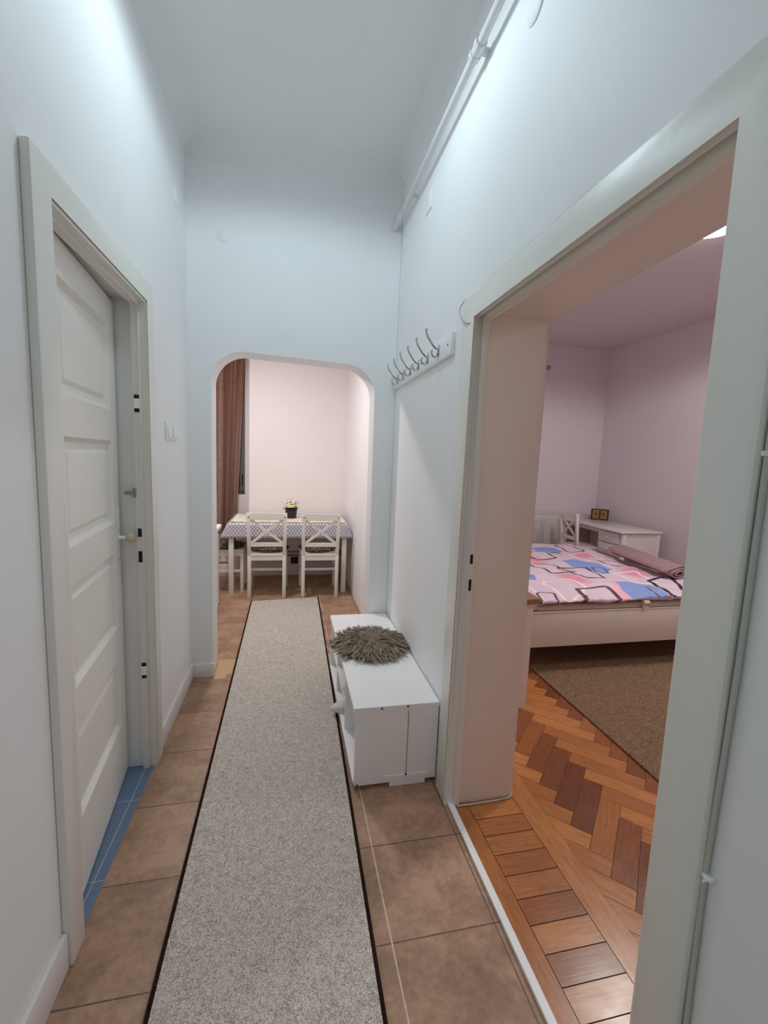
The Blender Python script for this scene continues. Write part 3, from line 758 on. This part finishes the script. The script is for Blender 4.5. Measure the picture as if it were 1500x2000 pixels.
# wall fittings in the kitchen
sw = thing('light_switch', 'white double switch on the right kitchen wall', 'light switch', (.74, 5.08, 1.385))
m = MB(); m.box(-.01, 0, -.085, .085, -.045, .045, .003); m.build('switch_frame', M['plastic'], sw)
for s in (-1, 1):
    m = MB(); m.box(-.016, -.009, s*.042-.032, s*.042+.032, -.032, .032, .002); m.build('rocker', M['plastic'], sw)
so = thing('wall_socket', 'dark socket low on the kitchen wall under the table', 'socket', (.08, KB, .185))
m = MB(); m.box(-.045, .045, -.012, 0, -.04, .045, .004); m.build('socket_frame', M['pot'], so)
m = MB(); m.lathe([(.022, -.012), (.022, -.03), (.012, -.036)], (.012, 0, 0), 'y', 14); m.build('plug', M['icondark'], so)
hp = thing('heating_pipe', 'pair of brownish pipes along the kitchen wall under the table', 'pipe', (0, KB-.013, .30))
for z in (0, -.045):
    m = MB(); m.tube([(-.47, 0, z), (.70, 0, z)], .010, 10); m.build('tube', paint('pipe_brown', (150, 122, 104), .5), hp, smooth=True)
for x in (-.3, .55):
    m = MB(); m.box(x-.01, x+.01, .008, .013, -.06, .015); m.build('bracket', M['screw'], hp)

# ------------------------------------------------------------------ bedroom things
m = MB(); m.box(-1.0, 1.0, -1.7, 1.7, .0005, .011, .003)
br = m.build('bedroom_rug', M['rug'], None, loc=(2.765, 2.75, 0)); tag(br, 'brown woven rug on the parquet under the bed', 'rug')
bed = thing('bed', 'cream double bed with plain foot board and mattress', 'bed', (2.65, 3.72, 0))
bx_, by_ = .95, 1.02
m = MB(); m.box(-bx_, bx_, -by_, -by_+.03, .20, .468, .004); m.box(-bx_, bx_, -by_-.006, -by_+.03, .452, .468, .004); m.build('foot_board', M['bedwood'], bed, smooth=True)
for s in (-1, 1):
    m = MB(); m.box(s*bx_-.02, s*bx_+.02, -by_+.03, by_, .20, .45, .004); m.build('side_board', M['bedwood'], bed)
m = MB(); m.box(-bx_+.02, bx_-.02, -by_+.03, by_-.02, .27, .30); m.build('slats', M['bedwood'], bed)
for sx in (-1, 1):
    for sy in (-1, 1):
        m = MB(); m.box(sx*.70-.03, sx*.70+.03, sy*.55-.03, sy*.55+.03, .011, .27); m.build('leg', M['bedwood'], bed)
m = MB(); m.box(-bx_+.03, bx_-.03, -by_+.012, by_-.03, .30, .512, .022, 3); mt = m.build('mattress', M['mattress'], bed, smooth=True)
m = MB()
for z in (.474, .486, .498, .508): m.tube([(-bx_+.04, -by_+.011, z), (bx_-.04, -by_+.011, z)], .0035, 6)
m.build('piping', M['mattress'], mt)
m = MB(); 
pts = [(-.036, .528), (-.05, .522), (-.055, .508), (-.046, .497), (-.03, .492), (-.028, .482), (-.05, .474), (-.052, .462), (-.02, .458), (-.018, .464), (-.035, .470), (-.018, .484), (-.012, .52)]
m.prism([(-by_+.03+a, b) for a, b in pts], 'x', -.052, .0); m.build('pull_strap', paint('strap_cloth', (214, 196, 180), .8), mt)

# duvet with its print worked out per vertex (world x,y)
SH = {'blueA':[(2.697,4.449),(2.949,4.561),(3.022,4.329),(2.869,4.215),(2.683,4.257)],'blueB':[(2.677,3.802),(2.857,3.86),(2.959,3.745),(2.97,3.5),(2.807,3.379),(2.71,3.534),(2.665,3.655)],
'blueC':[(2.659,3.059),(2.792,3.064),(2.937,2.992),(2.816,2.67),(2.506,2.67),(2.561,2.853)],'blueD':[(2.027,3.41),(2.064,3.323),(2.009,3.214),(1.919,3.22)],
'pinkE':[(3.038,4.168),(3.215,4.252),(3.237,4.11),(3.079,3.967),(2.994,4.019)],'pinkF':[(3.066,3.494),(3.246,3.531),(3.194,3.301),(3.033,3.207),(2.984,3.297)],
'pinkG':[(2.29,3.291),(2.427,3.316),(2.44,3.09),(2.308,3.041)],'pinkH':[(2.395,3.994),(2.497,3.99),(2.481,3.833),(2.345,3.775)],'pinkI':[(2.615,3.077),(2.713,3.101),(2.483,2.66),(2.399,2.66)],
'k1':[(2.47,4.186),(2.741,4.24),(2.685,3.936),(2.468,3.922),(2.447,4.063)],'k2':[(2.463,3.567),(2.738,3.571),(2.676,3.215),(2.493,3.186)],'k3':[(3.081,3.873),(3.274,3.842),(3.315,3.609),(3.107,3.583)],
'k4':[(3.069,3.139),(3.299,3.172),(3.048,2.758),(2.878,2.65)],'k5':[(1.828,2.85),(1.921,2.829),(1.836,2.62),(1.744,2.62)],'k6':[(3.114,4.607),(3.293,4.567),(3.272,4.294),(3.106,4.282)],
'k7':[(2.804,4.201),(2.905,4.251),(2.892,4.147),(2.791,4.115)],'k8':[(2.814,3.548),(2.899,3.551),(2.867,3.393),(2.766,3.382)],
'ma':[(2.256,3.717),(2.429,3.75),(2.527,3.414),(2.291,3.369)],'mb':[(2.223,2.948),(2.476,2.942),(2.346,2.60),(2.097,2.60)],'mc':[(2.835,2.899),(2.915,2.907),(2.82,2.66),(2.728,2.66)],
'w1':[(2.947,4.145),(3.264,4.213),(3.234,3.913),(2.971,3.855)],'w2':[(2.071,3.148),(2.276,3.17),(2.314,2.997),(1.964,2.66)],'w3':[(2.909,3.373),(3.131,3.377),(3.038,3.046),(2.884,3.033)],'w4':[(1.791,2.997),(1.824,3.008),(1.784,2.853),(1.724,2.66)]}
def poly_sd(P, poly):
    d2 = np.full(len(P), 1e9); ins = np.zeros(len(P), bool); n = len(poly)
    for i in range(n):
        a = np.array(poly[i]); b = np.array(poly[(i+1) % n]); e = b-a; w = P-a
        t_ = np.clip((w@e)/(e@e), 0, 1); dd_ = w-np.outer(t_, e); d2 = np.minimum(d2, (dd_**2).sum(1))
        c = (a[1] > P[:, 1]) != (b[1] > P[:, 1]); xx = a[0]+(P[:, 1]-a[1])/(b[1]-a[1]+1e-12)*(b[0]-a[0]); ins ^= c & (P[:, 0] < xx)
    return np.where(ins, -1, 1)*np.sqrt(d2)
def duvet():
    st = .0085; xs = np.arange(1.705, 3.445, st); ys = np.concatenate([np.array([2.612, 2.640, 2.668]), np.arange(2.694, 4.73, st)])
    nx, ny = len(xs), len(ys)
    X, Y = np.meshgrid(xs, ys, indexing='ij')
    Z = .549 + .006*np.sin(X*7+Y*5) + .004*np.sin(X*13-Y*17) + .003*np.sin(Y*31+X*11) + .010*np.exp(-((X-2.5)/.5)**2)
    Z -= .02*np.clip((X-3.37)/.07, 0, 1)**2 + .012*np.clip((4.70-Y)/-.03, 0, 1)
    YY = Y.copy()
    hang = np.clip((2.70-Y)/.088, 0, 1); YY = np.where(hang > 0, 2.692-.010*np.sin(hang*PI), Y)
    puck = .0035*np.sin(X*70+2*np.sin(X*9))*np.exp(-((Y-2.72)/.10)**2)
    Z = Z - hang*.032 + puck; YY = YY - np.where(hang > 0, .004*np.sin(X*45), 0)
    near = np.clip((2.76-Y)/.07, 0, 1)*(hang <= 0); Z -= near**2*.010
    verts = np.stack([X, YY, Z], -1).reshape(-1, 3)
    idx = np.arange(nx*ny).reshape(nx, ny)
    faces = np.stack([idx[:-1, :-1], idx[1:, :-1], idx[1:, 1:], idx[:-1, 1:]], -1).reshape(-1, 4)
    P = np.stack([X.ravel(), Y.ravel()], -1); P = P + .012*np.stack([np.sin(P[:, 1]*17+P[:, 0]*9), np.sin(P[:, 0]*15+2*P[:, 1])], -1)*.5
    L = lambda c: np.array(srgb(c)); C = np.tile(L((224, 202, 214)), (len(P), 1))
    big = .5+.5*np.sin(P[:, 0]*5+np.sin(P[:, 1]*4)*1.5)
    C = C*(1-.25*big[:, None]) + L((216, 186, 202))*.25*big[:, None]
    def put(k, col, soft=.006, off=.0, op=1.0):
        d_ = poly_sd(P, SH[k])-off; a = np.clip(.5-d_/soft, 0, 1)[:, None]*op; C[:] = C*(1-a)+L(col)*a
    def line(k, col, w, ext=.034):
        q = np.array(SH[k]); c_ = q.mean(0); sz = np.abs(q-c_).max(); ext = min(ext, sz*.3); q = c_+(q-c_)*(1-.9*ext/sz)
        d_ = np.abs(poly_sd(P, q)-ext*.85)-w*.9; a = np.clip(.5-d_/.007, 0, 1)[:, None]; C[:] = C*(1-a)+L(col)*a
    for k in ('pinkE', 'pinkF', 'pinkG', 'pinkH'): put(k, (232, 150, 174), .10, .02)
    put('pinkI', (244, 182, 192), .02, .01)
    for k in ('blueA', 'blueB', 'blueC', 'blueD'): put(k, (138, 158, 212), .012, .012)
    for k in ('w1', 'w2', 'w3', 'w4'): line(k, (250, 234, 228), .011)
    for k, w in (('ma', .014), ('mb', .019), ('mc', .007)): line(k, (104, 48, 70), w)
    for k, w in (('k1', .013), ('k2', .013), ('k3', .013), ('k4', .018), ('k5', .009), ('k6', .011), ('k7', .007), ('k8', .007)): line(k, (40, 26, 44), w)
    me = bpy.data.meshes.new('duvet'); me.from_pydata(verts.tolist(), [], faces.tolist())
    a = me.attributes.new('print', 'FLOAT_COLOR', 'POINT'); a.data.foreach_set('color', np.concatenate([C, np.ones((len(C), 1))], 1).astype(np.float32).ravel())
    me.materials.append(M['duvet']); o = bpy.data.objects.new('duvet', me); COL.objects.link(o)
    for p_ in me.polygons: p_.use_smooth = True
    md = o.modifiers.new('thick', 'SOLIDIFY'); md.thickness = .01; md.offset = -1
    tag(o, 'pale pink duvet printed with blue patches and dark square outlines on the bed', 'duvet')
duvet()
# rolled mauve blanket along the right side of the bed
def roll():
    root = thing('rolled_blanket', 'mauve blanket folded in a roll along the right edge of the bed', 'blanket', (3.41, 3.55, .560), -.187)
    def spiral(off, n=72):
        p = []
        for k in range(n+1):
            t_ = k/n; a = t_*2.6*2*PI - .6; rr_ = .012+.050*t_+off; p.append((rr_*math.cos(a)*2.05, .060+rr_*math.sin(a)*.86))
        return p
    o_, i_ = spiral(.0075), spiral(-.0045)
    m = MB(); n = len(o_); y0, y1 = -.47, .47
    wob = lambda x, z, y: y + .02*math.sin(x*25) + .01*math.sin(z*70)
    vs = []
    for P_ in (o_, i_):
        for yy in (y0, y1): vs += [(x, wob(x, z, yy), z + .004*math.sin(x*30)) for x, z in P_]
    fs = []
    for k in range(n-1): fs += [(k, k+1, n+k+1, n+k), (2*n+k, 3*n+k, 3*n+k+1, 2*n+k+1), (k, 2*n+k, 2*n+k+1, k+1), (n+k, n+k+1, 3*n+k+1, 3*n+k)]
    fs += [(0, n, 3*n, 2*n), (n-1, 3*n-1, 4*n-1, 2*n-1)]
    m.add(vs, fs); m.build('rolled_cloth', M['blanket'], root, smooth=True)
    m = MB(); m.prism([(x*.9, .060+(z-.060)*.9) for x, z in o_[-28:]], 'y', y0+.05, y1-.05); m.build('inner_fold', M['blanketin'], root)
roll()
# sideboard end by the doorway
sb = thing('sideboard', 'cream sideboard with an oak top just inside the bedroom doorway', 'sideboard', (1.24, 2.85, 0))
m = MB(); m.box(-.23, .195, -.52, .52, .02, .672); m.build('body', M['bedwood'], sb)
m = MB(); m.box(-.23, .213, -.542, -.52, 0, .672, .001); m.build('end_panel', M['bedwood'], sb)
for s in (0, 1):
    m = MB(); m.box(.195, .213, -.515+.52*s, -.005+.515*s, .04, .668, .002); q = m.build('cabinet_door', M['bedwood'], sb)
    m = MB(); m.sphere((.225, -.05+.1*s, .4), .012, 2); m.build('knob', M['steel'], q)
m = MB(); m.box(-.235, .245, -.565, .54, .673, .705, .002); m.build('oak_top', M['oak'], sb)

# desk
dk = thing('desk', 'white lacquered desk with two drawers against the bedroom wall', 'desk', (4.14, 4.98, 0))
m = MB(); m.box(-.33, .235, -.62, .59, .738, .762, .006, 3); m.build('desktop', M['deskpaint'], dk, smooth=True)
m = MB(); m.box(-.26, .19, -.56, -.15, .43, .735); m.build('drawer_case', M['deskpaint'], dk)
for z0, z1 in ((.585, .715), (.440, .570)):
    m = MB(); m.box(-.287, -.262, -.535, -.17, z0, z1, .008, 2); q = m.build('drawer', M['deskpaint'], dk, smooth=True)
    m = MB(); m.lathe([(.007, -.286), (.006, -.297), (.014, -.303), (.015, -.31), (.008, -.316)], (0, -.352, (z0+z1)/2), 'x', 14); m.build('knob', M['deskpaint'], q, smooth=True)
for x in (-.265, .21):
    for y in (-.575, .545):
        m = MB(); m.bar((x, y, 0), (x, y, .735), .045, .045, (0, 1, 0), .004); m.build('leg', M['deskpaint'], dk, smooth=True)
m = MB(); m.box(-.265, .21, -.585, -.565, .44, .70, .002); m.box(-.245, .19, -.592, -.58, .70, .735); m.build('end_panel', M['deskpaint'], dk)
m = MB(); m.box(.17, .19, -.15, .56, .40, .735); m.build('back_board', M['deskpaint'], dk)
m = MB(); m.box(-.255, -.24, -.15, .56, .68, .735); m.build('apron', M['deskpaint'], dk)
# small two-leaf gilt stand on the desk
ic = thing('picture_diptych', 'small dark two-leaf picture stand with gilt panels on the desk', 'picture stand', (4.30, 5.38, .762), -.62)
for s in (-1, 1):
    q = Matrix.Rotation(s*-.22, 4, 'Z')
    m = MB(); m.box(*((-.115, -.002) if s < 0 else (.002, .115)), -.006, .006, 0, .155, .002, 2, q); lf = m.build('picture_leaf', M['icondark'], ic)
    m = MB(); m.box(*((-.095, -.016) if s < 0 else (.016, .095)), -.008, -.005, .018, .14, 0, 2, q); m.build('gilt_panel', M['icongold'], lf)
    m = MB(); m.sphere(q @ Vector((s*.055, -.008, .085)), .02, 2, (1, .15, 1.4)); m.build('painted_oval', M['iconred'], lf)
# radiator
rd = thing('radiator', 'cream panel radiator on the far bedroom wall behind the chair', 'radiator', (3.75, BY-.098, 0))
m = MB(); m.box(-.72, .66, -.035, .035, .20, .80, .004)
x = -.70
while x < .65: m.box(x, x+.020, -.046, -.034, .235, .755, .005); x += .0335
m.build('panel', M['radiator'], rd, smooth=True)
m = MB(); m.box(-.725, .665, -.042, .06, .80, .818, .003); gr = m.build('top_grille', M['radiator'], rd)
m = MB(); m.box(-.725, -.718, -.04, .05, .22, .80); m.box(.659, .666, -.04, .05, .22, .80); m.build('side_cover', M['radiator'], rd)
for x in (-.5, .42):
    m = MB(); m.box(x, x+.04, .035, .095, .3, .7); m.build('bracket', M['radiator'], rd)
# ring hook on the far wall
o = MB(); 
cpt = [(.04*math.cos(k*PI/8), -.02+.0*k, .022*math.sin(k*PI/8)) for k in range(17)]
o.tube([(a, -.03+b*.0-.02*math.cos(k*PI/8), c) for k, (a, b, c) in enumerate(cpt)], .006, 8, False); o.tube([(-.0, -.045, 0), (0, 0, 0)], .005, 8)
tag(o.build('wall_ring', M['icondark'], None, smooth=True, loc=(3.49, BY, 2.85)), 'small dark ring hook high on the far bedroom wall', 'hook')
# bedroom ceiling lamp
cl = thing('ceiling_lamp', 'round glowing ceiling lamp in the bedroom', 'ceiling lamp', (2.72, 2.56, BZ))
m = MB(); m.lathe([(.205, 0), (.205, -.03), (.19, -.032)], n=40); m.build('lamp_base', M['plastic'], cl, smooth=True)
m = MB(); m.lathe([(.20, -.028), (.198, -.05), (.17, -.072), (.10, -.086), (.01, -.09)], n=40); m.build('lamp_shade', M['lamp'], cl, smooth=True)

# ------------------------------------------------------------------ light
def spot(name, loc, power, color, ang=166, blend=.25, rad=.12):
    l = bpy.data.lights.new(name, 'SPOT'); l.energy = power; l.color = color
    l.spot_size = math.radians(ang); l.spot_blend = blend; l.shadow_soft_size = rad
    o = bpy.data.objects.new(name, l); COL.objects.link(o); o.location = loc; return o
def area(name, loc, size, power, color):
    l = bpy.data.lights.new(name, 'AREA'); l.shape = 'DISK'; l.size = size; l.energy = power; l.color = color
    o = bpy.data.objects.new(name, l); COL.objects.link(o); o.location = loc; return o
def area(name, loc, size, power, color):
    l = bpy.data.lights.new(name, 'AREA'); l.shape = 'DISK'; l.size = size; l.energy = power; l.color = color
    o = bpy.data.objects.new(name, l); COL.objects.link(o); o.location = loc; return o
spot('hall_lamp_light', (.02, 1.74, CZ-.12), 20.3, (.74, .92, 1.0), 170, .22, .13)
spot('hall_rear_fill_light', (.02, -2.6, CZ-.12), 12.5, (.74, .97, 1.0), 170, .22, .15)  # unseen fill added behind the camera to brighten camera-facing surfaces
area('kitchen_lamp_light', (-.48, 4.05, KZ-.12), .24, 25, (1.0, .946, .934))
spot('bedroom_lamp_light', (2.72, 2.56, BZ-.14), 92, (.97, 1.0, .96), 172, .2, .16)
spot('bedroom_side_lamp_light', (3.9, 1.0, BZ-.14), 54, (1.0, 1.0, 1.0), 172, .2, .14)
w = bpy.data.worlds.new('World'); S.world = w; w.use_nodes = True
w.node_tree.nodes['Background'].inputs[0].default_value = (.5, .5, .55, 1); w.node_tree.nodes['Background'].inputs[1].default_value = .05
S.view_settings.view_transform = 'Standard'; S.view_settings.look = 'None'; S.view_settings.gamma = 1.0; S.view_settings.use_curve_mapping = False
S.view_settings.exposure = 0.06
S.cycles.max_bounces = 14; S.cycles.diffuse_bounces = 10
